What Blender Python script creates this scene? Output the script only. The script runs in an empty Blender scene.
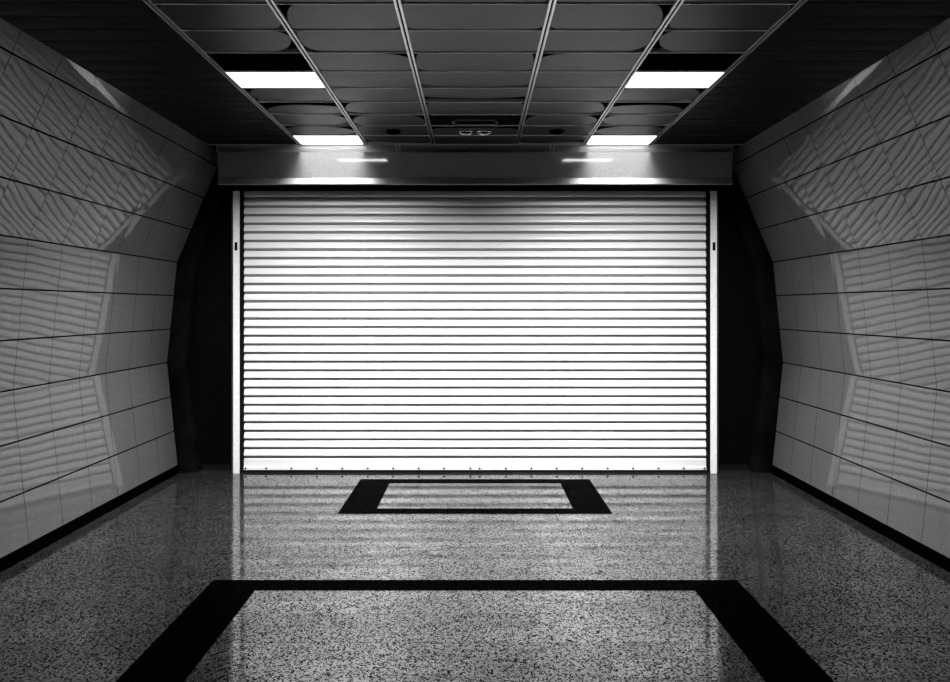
import bpy, bmesh, math, random
from mathutils import Vector

S = bpy.context.scene
C = S.collection

# ------------------------------------------------------------------ camera, world, exposure
CAM_H = 1.6
cam_d = bpy.data.cameras.new('camera')
cam_d.sensor_width = 36.0
cam_d.lens = 650.0 / 950.0 * 36.0
cam_d.shift_y = -33.0 / 950.0
cam_d.clip_start = 0.05
cam = bpy.data.objects.new('camera', cam_d)
cam.location = (0, 0, CAM_H)
cam.rotation_euler = (math.pi / 2, 0, 0)
C.objects.link(cam)
S.camera = cam

w = bpy.data.worlds.new('world')
S.world = w
w.use_nodes = True
w.node_tree.nodes['Background'].inputs[0].default_value = (0, 0, 0, 1)
w.node_tree.nodes['Background'].inputs[1].default_value = 0.0

S.view_settings.view_transform = 'Standard'
S.view_settings.look = 'None'
S.view_settings.gamma = 1.0
S.view_settings.use_curve_mapping = False
S.view_settings.exposure = 0.0
LAMP_W = 215.0          # power of every lit ceiling panel
LAMP_SPREAD = 122.0     # degrees; the panels throw their light downwards
LAMP_TILT = math.radians(21.0)   # and a little towards the shutter

# ------------------------------------------------------------------ dimensions (metres; the camera looks along +Y)
ZC = 3.10               # ceiling
YW = 6.30               # far end of the side walls
YS = 6.34               # shutter curtain
YB = 6.44               # back wall
YN = -1.2               # where the corridor is cut off behind the camera
Y_END, ROW = 5.945, 0.305
RAILS = (0.38, 1.00, 1.60)
PROFILE = [(2.875, 0.0), (2.985, 1.072), (2.888, 2.044), (2.440, ZC)]   # half section of the corridor wall


# ------------------------------------------------------------------ helpers
def mat(name, base, rough=0.5, metal=0.0, spec=0.5, ior=1.5):
    m = bpy.data.materials.new(name)
    m.use_nodes = True
    b = m.node_tree.nodes['Principled BSDF']
    b.inputs['Base Color'].default_value = (base, base, base, 1)
    b.inputs['Roughness'].default_value = rough
    b.inputs['Metallic'].default_value = metal
    b.inputs['Specular IOR Level'].default_value = spec
    b.inputs['IOR'].default_value = ior
    return m


def nd(m, kind, **kw):
    n = m.node_tree.nodes.new(kind)
    for k, v in kw.items():
        setattr(n, k, v)
    return n


def link(m, a, b):
    m.node_tree.links.new(a, b)


def bsdf(m):
    return m.node_tree.nodes['Principled BSDF']


def mottle(m, lo, hi, scale, detail=4.0, stretch=(1, 1, 1), rough=None):
    """base colour that wanders between two greys"""
    tc = nd(m, 'ShaderNodeTexCoord')
    mp = nd(m, 'ShaderNodeMapping')
    mp.inputs['Scale'].default_value = stretch
    nz = nd(m, 'ShaderNodeTexNoise')
    nz.inputs['Scale'].default_value = scale
    nz.inputs['Detail'].default_value = detail
    r = nd(m, 'ShaderNodeMapRange')
    r.inputs['From Min'].default_value = 0.3
    r.inputs['From Max'].default_value = 0.7
    r.inputs['To Min'].default_value = lo
    r.inputs['To Max'].default_value = hi
    link(m, tc.outputs['Object'], mp.inputs['Vector'])
    link(m, mp.outputs['Vector'], nz.inputs['Vector'])
    link(m, nz.outputs['Fac'], r.inputs['Value'])
    link(m, r.outputs['Result'], bsdf(m).inputs['Base Color'])
    if rough:
        r2 = nd(m, 'ShaderNodeMapRange')
        r2.inputs['From Min'].default_value = 0.3
        r2.inputs['From Max'].default_value = 0.7
        r2.inputs['To Min'].default_value = rough[0]
        r2.inputs['To Max'].default_value = rough[1]
        link(m, nz.outputs['Fac'], r2.inputs['Value'])
        link(m, r2.outputs['Result'], bsdf(m).inputs['Roughness'])
    return m


def obj(name, bm, mats, parent=None, smooth=False):
    me = bpy.data.meshes.new(name)
    bm.normal_update()
    bm.to_mesh(me)
    bm.free()
    for m in (mats if isinstance(mats, (list, tuple)) else [mats]):
        me.materials.append(m)
    if smooth:
        for p in me.polygons:
            p.use_smooth = True
    o = bpy.data.objects.new(name, me)
    C.objects.link(o)
    if parent is not None:
        o.parent = parent
    return o


def struct(name, bm, mats, smooth=False):
    o = obj(name, bm, mats, None, smooth)
    o['kind'] = 'structure'
    return o


def thing(name, label, cat, loc=(0, 0, 0), group=None):
    o = bpy.data.objects.new(name, None)
    o.empty_display_size = 0.1
    o.location = loc
    o['label'] = label
    o['category'] = cat
    if group:
        o['group'] = group
    C.objects.link(o)
    return o


def box(bm, x0, x1, y0, y1, z0, z1, mi=0, bevel=0.0):
    vs = [bm.verts.new((x, y, z)) for x in (x0, x1) for y in (y0, y1) for z in (z0, z1)]
    quads = [(0, 1, 3, 2), (4, 6, 7, 5), (0, 4, 5, 1), (2, 3, 7, 6), (0, 2, 6, 4), (1, 5, 7, 3)]
    fs = []
    for q in quads:
        f = bm.faces.new([vs[i] for i in q])
        f.material_index = mi
        fs.append(f)
    if bevel > 0:
        es = list({e for f in fs for e in f.edges})
        r = bmesh.ops.bevel(bm, geom=es, offset=bevel, segments=2, affect='EDGES')
        for f in r['faces']:
            f.material_index = mi


def grid(bm, fn, nu, nv, mi=0, smooth=True, flip=False):
    """surface patch fn(u, v) with u, v in 0..1"""
    rows = [[bm.verts.new(fn(i / nu, j / nv)) for j in range(nv + 1)] for i in range(nu + 1)]
    for i in range(nu):
        for j in range(nv):
            q = [rows[i][j], rows[i + 1][j], rows[i + 1][j + 1], rows[i][j + 1]]
            if flip:
                q.reverse()
            f = bm.faces.new(q)
            f.material_index = mi
            f.smooth = smooth


def prism_x(bm, prof, x0, x1, mi=0):
    """closed (y, z) outline extruded along X"""
    a = [bm.verts.new((x0, y, z)) for y, z in prof]
    b = [bm.verts.new((x1, y, z)) for y, z in prof]
    n = len(prof)
    for i in range(n):
        j = (i + 1) % n
        bm.faces.new((a[i], a[j], b[j], b[i])).material_index = mi
    bm.faces.new(a[::-1]).material_index = mi
    bm.faces.new(b).material_index = mi
    bmesh.ops.recalc_face_normals(bm, faces=bm.faces[:])


def lathe(bm, prof, cx=0, cy=0, seg=28, sx=1.0, sy=1.0, mi=0):
    """(r, z) profile spun about Z, open ends closed at r = 0"""
    rings = []
    for r, z in prof:
        if r < 1e-6:
            rings.append([bm.verts.new((cx, cy, z))])
        else:
            rings.append([bm.verts.new((cx + sx * r * math.cos(2 * math.pi * k / seg),
                                        cy + sy * r * math.sin(2 * math.pi * k / seg), z)) for k in range(seg)])
    for A, B in zip(rings, rings[1:]):
        for k in range(seg):
            l = (k + 1) % seg
            if len(A) == 1:
                f = bm.faces.new((A[0], B[k], B[l]))
            elif len(B) == 1:
                f = bm.faces.new((A[k], B[0], A[l]))
            else:
                f = bm.faces.new((A[k], B[k], B[l], A[l]))
            f.material_index = mi
            f.smooth = True
    bmesh.ops.recalc_face_normals(bm, faces=bm.faces[:])


# ------------------------------------------------------------------ materials
M_black = mat('matte_black', 0.0008, 0.8, spec=0.0)
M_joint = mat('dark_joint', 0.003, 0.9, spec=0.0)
M_recess = mottle(mat('black_recess_paint', 0.004, 0.6, spec=0.05), 0.0003, 0.001, 2.0)
M_stone = mottle(mat('polished_pale_stone', 0.1, 0.035, spec=0.38), 0.050, 0.062, 40.0, 8.0)
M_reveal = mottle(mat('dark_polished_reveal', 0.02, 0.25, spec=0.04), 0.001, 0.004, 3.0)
M_base = mat('black_plinth', 0.0004, 0.6, spec=0.0)
M_ceil = mottle(mat('satin_grey_ceiling_paint', 0.1, 0.3, spec=0.15), 0.011, 0.020, 60.0, 6.0, rough=(0.28, 0.4))
M_slat = mottle(mat('dark_ceiling_slat', 0.03, 0.4, spec=0.04), 0.003, 0.006, 5.0)
M_rail = mat('ceiling_rail_metal', 0.35, 0.3, metal=1.0)
M_soffit = mottle(mat('soffit_paint', 0.3, 0.5), 0.24, 0.34, 6.0, stretch=(0.3, 6, 1))
M_shut = mottle(mat('white_shutter_paint', 0.8, 0.32, spec=0.5), 0.58, 0.68, 3.0, stretch=(0.4, 1, 5))
M_guide = mottle(mat('bare_aluminium_guide', 0.7, 0.4, spec=0.5), 0.62, 0.72, 30.0)
M_hood = mottle(mat('glossy_hood_paint', 0.08, 0.5, spec=0.0), 0.10, 0.13, 60.0, 3.0)
bsdf(M_hood).inputs['Coat Weight'].default_value = 1.0
bsdf(M_hood).inputs['Coat Roughness'].default_value = 0.055
bsdf(M_hood).inputs['Coat IOR'].default_value = 2.4
M_rubber = mat('black_rubber', 0.003, 0.8, spec=0.05)
M_bolt = mat('dark_bolt', 0.01, 0.4)
M_frame = mat('lamp_frame_metal', 0.25, 0.35, metal=1.0)
M_chrome = mat('bright_ring', 0.6, 0.25, metal=1.0)
M_lamp = mat('lit_diffuser', 0.8, 0.5)
bsdf(M_lamp).inputs['Emission Color'].default_value = (1, 1, 1, 1)
bsdf(M_lamp).inputs['Emission Strength'].default_value = 6.0


def granite(name, dark, light, spec_lo, spec_hi, rough, tile=(0.62, 0.148), tile_var=0.35, joint=0.25):
    m = mat(name, light, rough)
    b = bsdf(m)
    tc = nd(m, 'ShaderNodeTexCoord')
    n1 = nd(m, 'ShaderNodeTexVoronoi')
    n1.inputs['Scale'].default_value = 135.0
    n2 = nd(m, 'ShaderNodeTexVoronoi')
    n2.inputs['Scale'].default_value = 260.0
    n3 = nd(m, 'ShaderNodeTexNoise')
    n3.inputs['Scale'].default_value = 7.0
    n3.inputs['Detail'].default_value = 3.0
    for n in (n1, n2, n3):
        link(m, tc.outputs['Object'], n.inputs['Vector'])
    # crystal grain 0..1: every cell its own grey
    s1 = nd(m, 'ShaderNodeSeparateColor')
    link(m, n1.outputs['Color'], s1.inputs['Color'])
    s2 = nd(m, 'ShaderNodeSeparateColor')
    link(m, n2.outputs['Color'], s2.inputs['Color'])
    mx = nd(m, 'ShaderNodeMath', operation='MULTIPLY_ADD')
    link(m, s2.outputs['Green'], mx.inputs[0])
    mx.inputs[1].default_value = 0.6
    link(m, s1.outputs['Red'], mx.inputs[2])
    add = nd(m, 'ShaderNodeMapRange', interpolation_type='SMOOTHSTEP')
    add.inputs['From Min'].default_value = 0.48
    add.inputs['From Max'].default_value = 0.98
    link(m, mx.outputs[0], add.inputs['Value'])
    # tiles
    br = nd(m, 'ShaderNodeTexBrick')
    br.offset = 0.5
    br.inputs['Scale'].default_value = 1.0
    br.inputs['Brick Width'].default_value = tile[0]
    br.inputs['Row Height'].default_value = tile[1]
    br.inputs['Mortar Size'].default_value = 0.0016
    br.inputs['Color1'].default_value = (1 - tile_var, 0, 0, 1)
    br.inputs['Color2'].default_value = (1 + tile_var, 1, 0, 1)
    br.inputs['Mortar'].default_value = (joint, 0.5, 0, 1)
    link(m, tc.outputs['Object'], br.inputs['Vector'])
    sb = nd(m, 'ShaderNodeSeparateColor')
    link(m, br.outputs['Color'], sb.inputs['Color'])
    gm = nd(m, 'ShaderNodeMath', operation='MULTIPLY')
    link(m, add.outputs[0], gm.inputs[0])
    link(m, sb.outputs['Red'], gm.inputs[1])
    c = nd(m, 'ShaderNodeMapRange')
    c.inputs['From Max'].default_value = 1.2
    c.inputs['To Min'].default_value = dark
    c.inputs['To Max'].default_value = light
    link(m, gm.outputs[0], c.inputs['Value'])
    link(m, c.outputs['Result'], b.inputs['Base Color'])
    s = nd(m, 'ShaderNodeMapRange')
    s.inputs['From Max'].default_value = 1.2
    s.inputs['To Min'].default_value = spec_lo
    s.inputs['To Max'].default_value = spec_hi
    link(m, gm.outputs[0], s.inputs['Value'])
    link(m, s.outputs['Result'], b.inputs['Specular IOR Level'])
    r = nd(m, 'ShaderNodeMapRange')
    r.inputs['From Min'].default_value = 0.3
    r.inputs['From Max'].default_value = 0.7
    r.inputs['To Min'].default_value = rough * 0.6
    r.inputs['To Max'].default_value = rough * 1.5
    link(m, n3.outputs['Fac'], r.inputs['Value'])
    link(m, r.outputs['Result'], b.inputs['Roughness'])
    return m


M_gran = granite('speckled_grey_granite', 0.0, 0.029, 0.0, 2.5, 0.085, tile_var=0.2)
bsdf(M_gran).inputs['IOR'].default_value = 1.85
M_inlay = granite('black_granite_inlay', 0.0001, 0.0004, 0.0, 0.001, 0.18, tile=(0.62, 0.148), tile_var=0.1, joint=3.0)

# ------------------------------------------------------------------ floor with two black inlaid frames
xs = [-3.2, -1.54, -1.245, -1.07, -0.78, 0.78, 1.07, 1.245, 1.54, 3.2]
ys = [YN, 1.0, 1.145, 3.68, 3.825, 5.05, 5.19, 5.93, 6.08, YB + 0.1]


def is_inlay(x, y):
    ax = abs(x)
    big = ax < 1.54 and 1.0 < y < 3.825 and not (ax < 1.245 and 1.145 < y < 3.68)
    small = ax < 1.07 and 5.05 < y < 6.08 and not (ax < 0.78 and 5.19 < y < 5.93)
    return big or small


bm = bmesh.new()
V = [[bm.verts.new((x, y, 0)) for y in ys] for x in xs]
for i in range(len(xs) - 1):
    for j in range(len(ys) - 1):
        f = bm.faces.new((V[i][j], V[i + 1][j], V[i + 1][j + 1], V[i][j + 1]))
        f.material_index = 1 if is_inlay((xs[i] + xs[i + 1]) / 2, (ys[j] + ys[j + 1]) / 2) else 0
ret = bmesh.ops.extrude_face_region(bm, geom=bm.faces[:])
for v in [g for g in ret['geom'] if isinstance(g, bmesh.types.BMVert)]:
    v.co.z -= 0.06
bmesh.ops.recalc_face_normals(bm, faces=bm.faces[:])
struct('floor', bm, [M_gran, M_inlay])


# ------------------------------------------------------------------ side walls: three leaning facets of polished panels
def build_wall(name, sgn, seed):
    rnd = random.Random(seed)
    bm = bmesh.new()
    # dark backing that shows in the open joints
    for (x0, z0), (x1, z1) in zip(PROFILE, PROFILE[1:]):
        grid(bm, lambda u, v: (sgn * (x0 + (x1 - x0) * v + 0.012), YN + (YW - YN) * u, z0 + (z1 - z0) * v),
             1, 1, 1, False, flip=(sgn > 0))
    grid(bm, lambda u, v: (sgn * (3.1 + 0.0 * v), YN + (YW - YN) * u, ZC * v), 1, 1, 1, False, flip=(sgn < 0))
    PW = 0.350
    ncol = int((YW - YN) / PW) + 1
    zb = 0.075
    for fi in range(3):
        (x0, z0), (x1, z1) = PROFILE[fi], PROFILE[fi + 1]
        if fi == 0:
            t = zb / z1
            x0, z0 = x0 + (x1 - x0) * t, zb
        L = math.hypot(x1 - x0, z1 - z0)
        nx, nz = (z1 - z0) / L, -(x1 - x0) / L          # outward (away from the corridor)
        amp0 = (0.00045, 0.0006, 0.0016)[fi]
        rows = (0, 0.30, 0.588, 0.879, 1.0) if fi == 2 else (0, 1 / 3, 2 / 3, 1.0)
        for r in range(len(rows) - 1):
            for c in range(ncol):
                ya, yb = YW - (c + 1) * PW, YW - c * PW
                ya = max(ya, YN)
                gz = 0.0055 / L
                gy = 0.0022
                va, vb = rows[r] + gz, rows[r + 1] - gz
                amp = amp0 * min(1.0, ((vb - va) * L / 0.33) ** 2) * (1 + rnd.uniform(-0.35, 0.35))
                tw = rnd.uniform(-0.0006, 0.0006)
                tilt = rnd.uniform(-0.0008, 0.0008)

                def fn(u, v):
                    vv = va + (vb - va) * v
                    d = -amp * math.sin(math.pi * u) * math.sin(math.pi * v) * 1.0
                    d += (-amp * 0.8 * math.sin(2 * math.pi * v) if fi == 2 else 0) * 0.35
                    d += tw * (u - 0.5) * 2 * (v - 0.5) + tilt * (v - 0.5)
                    X = x0 + (x1 - x0) * vv + nx * d
                    Z = z0 + (z1 - z0) * vv + nz * d
                    return (sgn * X, ya + gy + (yb - ya - 2 * gy) * u, Z)
                grid(bm, fn, 7, 7, 0, True, flip=(sgn > 0))
    return struct(name, bm, [M_stone, M_joint])


build_wall('wall_left', -1, 5)
build_wall('wall_right', 1, 5)

for name, sgn in (('baseboard_left', -1), ('baseboard_right', 1)):
    bm = bmesh.new()
    x0, x1 = 2.868, 2.90
    box(bm, min(sgn * x0, sgn * x1), max(sgn * x0, sgn * x1), YN, YW, 0.0, 0.072)
    struct(name, bm, M_base)


# dark rounded reveal that closes the end of each side wall
def build_reveal(name, sgn):
    bm = bmesh.new()
    pts = []
    for (x0, z0), (x1, z1) in zip(PROFILE, PROFILE[1:]):
        n = 8
        for k in range(n):
            pts.append((x0 + (x1 - x0) * k / n, z0 + (z1 - z0) * k / n))
    pts.append(PROFILE[-1])
    sec = [(0.03, 0.16), (0.012, 0.004), (0.0, 0.0), (-0.05, -0.004), (-0.11, 0.0), (-0.15, 0.018), (-0.166, 0.05), (-0.166, 0.16)]
    cols = [[bm.verts.new((sgn * (x + dx), YW + 0.012 + dy, z)) for dx, dy in sec] for x, z in pts]
    for A, B in zip(cols, cols[1:]):
        for i in range(len(sec) - 1):
            q = [A[i], A[i + 1], B[i + 1], B[i]]
            if sgn > 0:
                q.reverse()
            bm.faces.new(q).smooth = True
    return struct(name, bm, M_reveal)


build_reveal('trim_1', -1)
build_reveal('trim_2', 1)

# back wall behind the shutter and its dark plinth
bm = bmesh.new()
box(bm, -3.2, 3.2, YB, YB + 0.08, 0, ZC)
struct('wall_back', bm, M_recess)
bm = bmesh.new()
for a, b in ((-2.70, -2.42), (2.42, 2.70)):
    box(bm, a, b, YB - 0.02, YB - 0.001, 0.0, 0.05)
struct('baseboard_back', bm, mat('dull_plinth', 0.004, 0.5, spec=0.1))

# ------------------------------------------------------------------ ceiling: rows of bowed metal panels, dark slats at the sides
LIGHT_ROWS = (0, 5)              # counted from the shutter
NROW = 23
bm = bmesh.new()
rnd = random.Random(11)
cols_abs = [(0.0, RAILS[0]), (RAILS[0], RAILS[1]), (RAILS[1], RAILS[2])]
# dark reflections on the panels, shaped as cut-outs over the black void: rounded corners as fractions (across, along) and straight gaps.
# (bay, row): near-inner, near-outer, far-inner, far-outer, near gap, far gap
REFLECTION_CUTS = {
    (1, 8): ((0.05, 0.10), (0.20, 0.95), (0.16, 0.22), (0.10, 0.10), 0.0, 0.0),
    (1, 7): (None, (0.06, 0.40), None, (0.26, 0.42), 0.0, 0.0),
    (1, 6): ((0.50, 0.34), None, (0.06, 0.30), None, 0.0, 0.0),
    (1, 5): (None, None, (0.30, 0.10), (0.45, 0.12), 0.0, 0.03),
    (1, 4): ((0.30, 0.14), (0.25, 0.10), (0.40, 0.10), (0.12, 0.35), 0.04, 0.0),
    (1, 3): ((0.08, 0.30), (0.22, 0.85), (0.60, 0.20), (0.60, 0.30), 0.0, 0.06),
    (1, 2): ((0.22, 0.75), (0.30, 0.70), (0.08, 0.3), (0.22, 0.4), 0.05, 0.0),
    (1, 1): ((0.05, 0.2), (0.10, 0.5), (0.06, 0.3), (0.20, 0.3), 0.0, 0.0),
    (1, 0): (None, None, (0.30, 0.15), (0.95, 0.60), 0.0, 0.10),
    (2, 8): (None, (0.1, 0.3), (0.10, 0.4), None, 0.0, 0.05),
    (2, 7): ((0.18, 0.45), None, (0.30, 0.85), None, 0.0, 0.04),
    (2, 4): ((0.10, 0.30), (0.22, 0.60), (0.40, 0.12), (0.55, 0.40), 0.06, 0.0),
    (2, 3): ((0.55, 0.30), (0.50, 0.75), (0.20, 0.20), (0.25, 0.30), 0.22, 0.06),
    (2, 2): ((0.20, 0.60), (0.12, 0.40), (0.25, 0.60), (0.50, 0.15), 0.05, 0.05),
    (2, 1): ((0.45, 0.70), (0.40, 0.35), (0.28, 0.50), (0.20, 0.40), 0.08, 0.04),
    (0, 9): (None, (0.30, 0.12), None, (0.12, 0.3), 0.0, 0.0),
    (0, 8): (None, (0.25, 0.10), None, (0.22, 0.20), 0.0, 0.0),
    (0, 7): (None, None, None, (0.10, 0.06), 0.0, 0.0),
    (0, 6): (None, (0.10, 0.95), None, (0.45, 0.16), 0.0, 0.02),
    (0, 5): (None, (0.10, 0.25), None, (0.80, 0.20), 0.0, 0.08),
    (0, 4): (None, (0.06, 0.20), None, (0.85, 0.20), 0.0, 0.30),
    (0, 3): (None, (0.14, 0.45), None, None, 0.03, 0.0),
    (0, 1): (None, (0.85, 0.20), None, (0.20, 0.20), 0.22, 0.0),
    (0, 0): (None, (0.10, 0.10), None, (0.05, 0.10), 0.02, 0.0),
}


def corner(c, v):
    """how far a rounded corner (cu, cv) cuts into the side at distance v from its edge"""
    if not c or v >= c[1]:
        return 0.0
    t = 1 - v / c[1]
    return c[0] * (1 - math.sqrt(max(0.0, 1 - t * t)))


for r in range(NROW):
    yb, ya = Y_END - r * ROW, Y_END - (r + 1) * ROW
    for ci in range(3):
        a1 = rnd.uniform(0.0008, 0.0020)
        a2 = rnd.uniform(0.0008, 0.0020)
        tl = rnd.uniform(-0.0015, 0.0015)
        lo, hi = cols_abs[ci]
        ni, no, fi, fo, gn, gf = REFLECTION_CUTS.get((ci, r), (None, None, None, None, 0.0, 0.0))
        for sgn in ((1, -1) if ci else (1,)):
            xa, xb = (lo + 0.019, hi - 0.019) if ci else (-hi + 0.019, hi - 0.019)

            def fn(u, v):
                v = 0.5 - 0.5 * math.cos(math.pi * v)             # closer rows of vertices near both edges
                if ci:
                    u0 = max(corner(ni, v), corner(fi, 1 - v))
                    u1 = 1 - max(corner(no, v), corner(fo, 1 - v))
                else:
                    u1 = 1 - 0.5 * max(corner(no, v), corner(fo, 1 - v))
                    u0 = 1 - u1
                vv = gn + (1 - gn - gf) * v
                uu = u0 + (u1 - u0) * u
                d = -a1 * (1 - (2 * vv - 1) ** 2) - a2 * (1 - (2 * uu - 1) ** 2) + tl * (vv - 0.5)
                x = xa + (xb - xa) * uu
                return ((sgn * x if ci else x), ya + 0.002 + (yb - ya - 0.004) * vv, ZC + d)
            if not (ci == 2 and (r in LIGHT_ROWS or r == 6)) and (ci, r) != (0, 2):
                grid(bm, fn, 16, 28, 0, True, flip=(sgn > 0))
            if (ci, r) == (0, 2):                                 # black board that carries the air vent
                box(bm, xa, xb, ya + 0.004, yb - 0.004, ZC, ZC + 0.01, 4)
            # cross bar between two rows, catches a thin line of light
            x0, x1 = (sgn * xa, sgn * xb) if ci else (xa, xb)
            if not (ci == 2 and r == 5):
                box(bm, min(x0, x1), max(x0, x1), yb - 0.0045, yb - 0.0005, ZC - 0.006, ZC + 0.02, 2)
# side slats
for r in range(NROW * 2):
    yb, ya = Y_END - r * ROW / 2, Y_END - (r + 1) * ROW / 2
    for sgn in (1, -1):
        xa, xb = RAILS[2] + 0.02, PROFILE[3][0] + 0.06
        grid(bm, lambda u, v: (sgn * (xa + (xb - xa) * u), ya + 0.004 + (yb - ya - 0.008) * v,
                               ZC - 0.003 * math.sin(math.pi * v)), 1, 5, 1, True, flip=(sgn > 0))
        x0, x1 = sgn * xa, sgn * xb
        box(bm, min(x0, x1), max(x0, x1), yb - 0.005, yb - 0.003, ZC - 0.004, ZC + 0.012, 5)
# end strip towards the shutter, with a small step, and the slab above everything
box(bm, -2.75, 2.75, Y_END + 0.004, Y_END + 0.010, ZC - 0.008, ZC + 0.02, 2)
FASCIA = [(Y_END + 0.010, ZC - 0.004), (Y_END + 0.013, ZC - 0.040), (Y_END + 0.030, ZC - 0.074)]
for (ya, za), (yb, zb) in zip(FASCIA, FASCIA[1:]):
    grid(bm, lambda u, v: (-2.37 + 4.74 * u, ya + (yb - ya) * v, za + (zb - za) * v), 1, 2, 3, False, flip=True)
grid(bm, lambda u, v: (-2.37 + 4.74 * u, Y_END + 0.030 + 0.5 * v, ZC - 0.074 + 0.07 * v), 1, 1, 4, False, flip=True)
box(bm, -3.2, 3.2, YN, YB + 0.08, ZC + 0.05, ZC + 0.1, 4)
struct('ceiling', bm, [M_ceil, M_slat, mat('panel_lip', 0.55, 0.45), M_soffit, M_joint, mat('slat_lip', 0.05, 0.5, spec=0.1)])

# ceiling rails: twin beads with a dark slot between
n = 3
for rx in RAILS:
    for sgn in (-1, 1):
        bm = bmesh.new()
        for a, b in ((-0.018, -0.005), (0.005, 0.018)):
            box(bm, sgn * rx + a, sgn * rx + b, YN, Y_END, ZC - 0.007, ZC + 0.012, 0, 0.002)
        box(bm, sgn * rx - 0.006, sgn * rx + 0.006, YN, Y_END, ZC + 0.004, ZC + 0.012, 1)
        struct('trim_%d' % n, bm, [M_rail, M_joint])
        n += 1
for sgn in (-1, 1):
    bm = bmesh.new()
    for a in (-0.016, 0.016):
        for (ya, za), (yb, zb) in zip(FASCIA, FASCIA[1:]):
            q = [bm.verts.new((sgn * (0.715 - (ZC - zz) * 0.25) + a + dx, yy - 0.003 + dy, zz)) for dy in (0, 0.012)
                 for dx, yy, zz in ((-0.006, ya, za), (0.006, ya, za), (0.006, yb, zb), (-0.006, yb, zb))]
            for f in ((0, 1, 2, 3), (7, 6, 5, 4), (0, 4, 5, 1), (1, 5, 6, 2), (2, 6, 7, 3), (3, 7, 4, 0)):
                bm.faces.new([q[i] for i in f])
    bmesh.ops.recalc_face_normals(bm, faces=bm.faces[:])
    struct('trim_%d' % n, bm, [mat('fascia_bar', 0.7, 0.4)])
    n += 1

# ------------------------------------------------------------------ lit ceiling panels
WHERE = {0: 'lit white ceiling panel right in front of the shutter hood, %s',
         5: 'lit white ceiling panel with a black blank panel before it, %s'}


def build_lamp(row, sgn):
    yb, ya = Y_END - row * ROW, Y_END - (row + 1) * ROW
    xa, xb = RAILS[1] + 0.014, RAILS[2] - 0.004
    cx, cy = sgn * (xa + xb) / 2, (ya + yb) / 2
    hx, hy = (xb - xa) / 2, (yb - ya) / 2 - 0.002
    t = thing('ceiling_light', WHERE[row] % ('left side' if sgn < 0 else 'right side'), 'ceiling light', (cx, cy, ZC), 'lit ceiling panels')
    fr = 0.006
    b1 = bmesh.new()
    box(b1, -hx, hx, -hy, -hy + fr, -0.006, 0.03)
    box(b1, -hx, hx, hy - fr, hy, -0.006, 0.03)
    box(b1, -hx, -hx + fr, -hy + fr, hy - fr, -0.006, 0.03)
    box(b1, hx - fr, hx, -hy + fr, hy - fr, -0.006, 0.03)
    box(b1, -hx, hx, -hy, hy, 0.03, 0.04)
    obj('frame', b1, M_frame, t)
    b2 = bmesh.new()
    box(b2, -hx + fr, hx - fr, -hy + fr, hy - fr, -0.001, 0.012)
    obj('diffuser', b2, M_lamp, t)
    ld = bpy.data.lights.new('lamp_light', 'AREA')
    ld.shape = 'RECTANGLE'
    ld.size, ld.size_y = 2 * (hx - fr), 2 * (hy - fr)
    ld.energy = LAMP_W
    ld.spread = math.radians(LAMP_SPREAD if row else 100.0)
    lo = bpy.data.objects.new('lamp_light', ld)
    lo.location = (0, 0, -0.003)
    lo.rotation_euler = (LAMP_TILT if row else -math.radians(24.0), 0, 0)
    lo.parent = t
    C.objects.link(lo)
    if row == 5:
        b3 = bmesh.new()
        box(b3, -hx, hx, -hy - ROW, -hy - 0.004, 0.004, 0.016)
        obj('blank_panel', b3, M_black, t)


for row in LIGHT_ROWS:
    for sgn in (-1, 1):
        build_lamp(row, sgn)

# ------------------------------------------------------------------ small ceiling fittings
side_txt = {-1: 'left', 1: 'right'}
for sgn in (-1, 1):
    t = thing('ceiling_sensor', 'small dark round sensor on the metal ceiling panel %s of the centre bay' % side_txt[sgn], 'sensor',
              (sgn * 0.69, 5.50, ZC - 0.008), 'round ceiling sensors')
    b1 = bmesh.new()
    lathe(b1, [(0.0, 0.006), (0.062, 0.006), (0.062, -0.004), (0.052, -0.010), (0.0, -0.010)])
    obj('housing', b1, M_black, t)
    b1 = bmesh.new()
    lathe(b1, [(0.0, -0.0095), (0.026, -0.0095), (0.024, -0.018), (0.012, -0.024), (0.0, -0.025)])
    obj('lens', b1, M_black, t)
    t = thing('recessed_downlight', 'unlit round downlight with a bright rim, %s one of the pair at the ceiling centre' % side_txt[sgn],
              'downlight', (sgn * 0.078, 5.52, ZC - 0.007), 'unlit downlights at the ceiling centre')
    b1 = bmesh.new()
    lathe(b1, [(0.058, 0.006), (0.062, 0.0), (0.060, -0.007), (0.053, -0.008), (0.049, 0.0), (0.049, 0.006)])
    obj('rim', b1, M_chrome, t)
    b1 = bmesh.new()
    lathe(b1, [(0.0, 0.006), (0.049, 0.006), (0.049, 0.002), (0.025, 0.004), (0.0, 0.004)])
    obj('lamp_well', b1, M_black, t)
t = thing('air_vent', 'long rounded air vent with a pale rim at the centre of the ceiling', 'air vent', (0, 5.19, ZC - 0.008))


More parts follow.
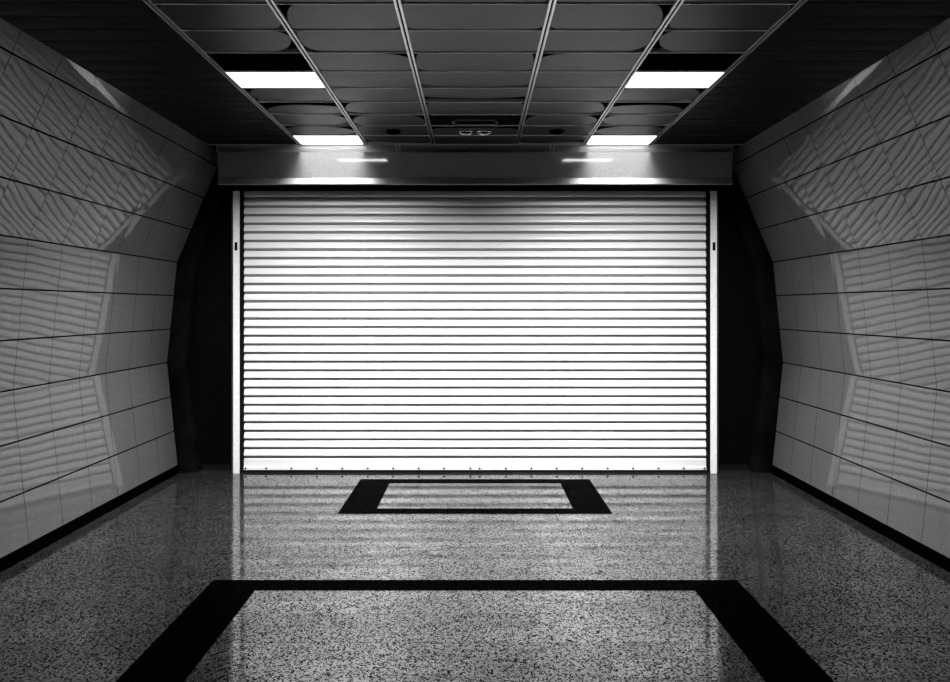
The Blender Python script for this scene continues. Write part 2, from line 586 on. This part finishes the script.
def stadium(bm, r0, r1, half, z0, z1, mi=0):
    def ring(r, z):
        out = []
        for k in range(25):
            a = -math.pi / 2 + math.pi * k / 24
            out.append((half + r * math.cos(a), r * math.sin(a), z))
        for k in range(25):
            a = math.pi / 2 + math.pi * k / 24
            out.append((-half + r * math.cos(a), r * math.sin(a), z))
        return [bm.verts.new(p) for p in out]
    if r0 <= 0:
        A, B = ring(r1, z1), ring(r1, z0)
        bm.faces.new(A)
        bm.faces.new(B[::-1])
        pairs = [(A, B)]
    else:
        A, B, Cc, D = ring(r1, z1), ring(r1, z0), ring(r0, z0), ring(r0, z1)
        pairs = [(A, B), (B, Cc), (Cc, D), (D, A)]
    for P, Q in pairs:
        for k in range(len(P)):
            l = (k + 1) % len(P)
            bm.faces.new((P[k], Q[k], Q[l], P[l]))
    bmesh.ops.recalc_face_normals(bm, faces=bm.faces[:])


b1 = bmesh.new()
stadium(b1, 0.050, 0.057, 0.125, -0.012, 0.005)
obj('rim', b1, M_frame, t)
b1 = bmesh.new()
stadium(b1, 0, 0.049, 0.125, -0.004, 0.005)
obj('grille', b1, M_black, t)

# ------------------------------------------------------------------ the roller shutter
sh = thing('roller_shutter', 'wide closed white metal roller shutter with a hood above and guide rails at both sides', 'roller shutter', (0, YS, 0))

PITCH = 0.0842
Z0 = 0.137
NS = 32
XE = 2.250
bm = bmesh.new()


def strip(bm, pts, x0, x1, smooth, mi=0):
    a = [bm.verts.new((x0, y, z)) for y, z in pts]
    b = [bm.verts.new((x1, y, z)) for y, z in pts]
    for i in range(len(pts) - 1):
        f = bm.faces.new((a[i], b[i], b[i + 1], a[i + 1]))
        f.smooth = smooth
        f.material_index = mi


for k in range(NS):
    z = Z0 + k * PITCH
    # overhanging drip edge, small knuckle under it, then a face that curves back to the next interlock
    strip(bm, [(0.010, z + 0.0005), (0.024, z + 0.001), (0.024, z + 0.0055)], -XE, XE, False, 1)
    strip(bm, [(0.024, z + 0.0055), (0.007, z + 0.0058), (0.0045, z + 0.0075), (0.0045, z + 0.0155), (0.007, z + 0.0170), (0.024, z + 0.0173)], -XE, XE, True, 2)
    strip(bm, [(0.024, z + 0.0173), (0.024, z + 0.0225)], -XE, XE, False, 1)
    strip(bm, [(0.024, z + 0.0225), (-0.006, z + 0.0230), (-0.0105, z + 0.0243), (-0.0115, z + 0.0265)]
          + [(-0.0115 + 0.0215 * (q / 10) ** 2.2, z + 0.0265 + (PITCH - 0.0260) * q / 10) for q in range(1, 11)], -XE, XE, True)
zt = Z0 + NS * PITCH
box(bm, -XE, XE, 0.026, 0.030, Z0, zt)           # back leaf of the slats
obj('curtain', bm, [M_shut, mat('shaded_slat_joint', 0.03, 0.6, spec=0.1), mat('slat_knuckle', 0.16, 0.5)], sh)  # shade in the slat grooves put into the joint and knuckle colours

bm = bmesh.new()
prism_x(bm, [(-0.006, 0.134), (-0.010, 0.130), (-0.010, 0.060), (-0.012, 0.055), (-0.020, 0.052), (-0.020, 0.026), (0.02, 0.026), (0.02, 0.134)], -XE, XE)
bar = obj('bottom_bar', bm, M_shut, sh)
bx = [2.232, 2.03] + [1.785 - 0.2475 * i for i in range(7)] + [0.045]
for x in sorted([-v for v in bx] + bx):
    b1 = bmesh.new()
    lathe(b1, [(0.0, 0.006), (0.006, 0.0055), (0.0105, 0.003), (0.0115, 0.0), (0.0, 0.0)], seg=10)
    bmesh.ops.rotate(b1, verts=b1.verts[:], cent=(0, 0, 0), matrix=__import__('mathutils').Matrix.Rotation(math.pi / 2, 3, 'X'))
    bmesh.ops.translate(b1, verts=b1.verts[:], vec=(x, -0.0195, 0.041))
    obj('bolt', b1, M_bolt, bar)
bm = bmesh.new()
box(bm, -XE, XE, -0.014, 0.014, 0.001, 0.0262)
o = obj('rubber_seal', bm, M_rubber, sh)

for sgn in (-1, 1):
    bm = bmesh.new()
    # U channel standing on the floor, open towards the curtain
    def bxs(x0, x1, y0, y1, z0, z1, mi=0, bev=0.0):
        box(bm, min(sgn * x0, sgn * x1), max(sgn * x0, sgn * x1), y0, y1, z0, z1, mi, bev)
    bxs(2.276, 2.337, -0.062, -0.054, 0.0, 2.765, 0, 0.002)
    bxs(2.329, 2.337, -0.053, 0.09, 0.0, 2.765)
    bxs(2.276, 2.328, 0.045, 0.053, 0.0, 2.765)
    gr = obj('guide_rail', bm, M_guide, sh)
    bm = bmesh.new()
    bxs(2.310 - 0.015, 2.310 + 0.012, -0.0635, -0.0600, 2.155, 2.235)
    sl = obj('slot', bm, M_rubber, gr)
    sl['label'] = 'small black slot in the guide rail'
    bm = bmesh.new()
    bxs(2.250, 2.275, -0.052, -0.02, 0.0, 2.765)
    obj('edge_strip', bm, M_rubber, gr)  # black strip between the rail flange and the curtain edge
    bm = bmesh.new()
    bxs(2.338, 2.381, 0.02, 0.026, 0.0, 2.70)
    for zz in (0.4, 1.0, 1.6, 2.2, 2.5):
        bxs(2.351, 2.371, 0.010, 0.0195, zz, zz + 0.045)
    obj('fixing_flange', bm, mottle(mat('dull_flange', 0.02, 0.45), 0.03, 0.08, 6.0), gr)

# hood box above the curtain: flat front leaning slightly, turned-in lower lip
bm = bmesh.new()
yo = 5.93 - YS
prof = [(yo - 0.0125, 3.018), (0.09, 3.018), (0.09, 2.79), (0.078, 2.79), (0.078, 3.0), (yo + 0.02, 3.0),
        (yo + 0.02, 2.787), (yo + 0.003, 2.787)]
prism_x(bm, prof, -2.345, 2.345)
hood = obj('hood', bm, M_hood, sh)
for sgn in (-1, 1):
    b1 = bmesh.new()
    a, b = sorted((sgn * 2.346, sgn * 2.352))
    pr = [(yo - 0.012, 3.012), (0.09, 3.018), (0.09, 2.735), (yo + 0.004, 2.735), (yo + 0.003, 2.786)]
    prism_x(b1, pr, a, b)
    obj('end_plate', b1, M_black, hood)
bm = bmesh.new()
prism_x(bm, [(yo + 0.002, 2.786), (yo - 0.016, 2.730), (yo - 0.014, 2.727), (yo + 0.02, 2.727), (yo + 0.02, 2.786)], -2.345, 2.345)
obj('drip_lip', bm, mottle(mat('grey_lip_paint', 0.2, 0.35), 0.09, 0.12, 50.0), hood)
bm = bmesh.new()
box(bm, -2.344, 2.344, yo + 0.021, -0.066, 2.729, 2.733)
obj('underside_shade_plate', bm, M_black, hood)  # black sheet added to stand in for the shadow under the hood
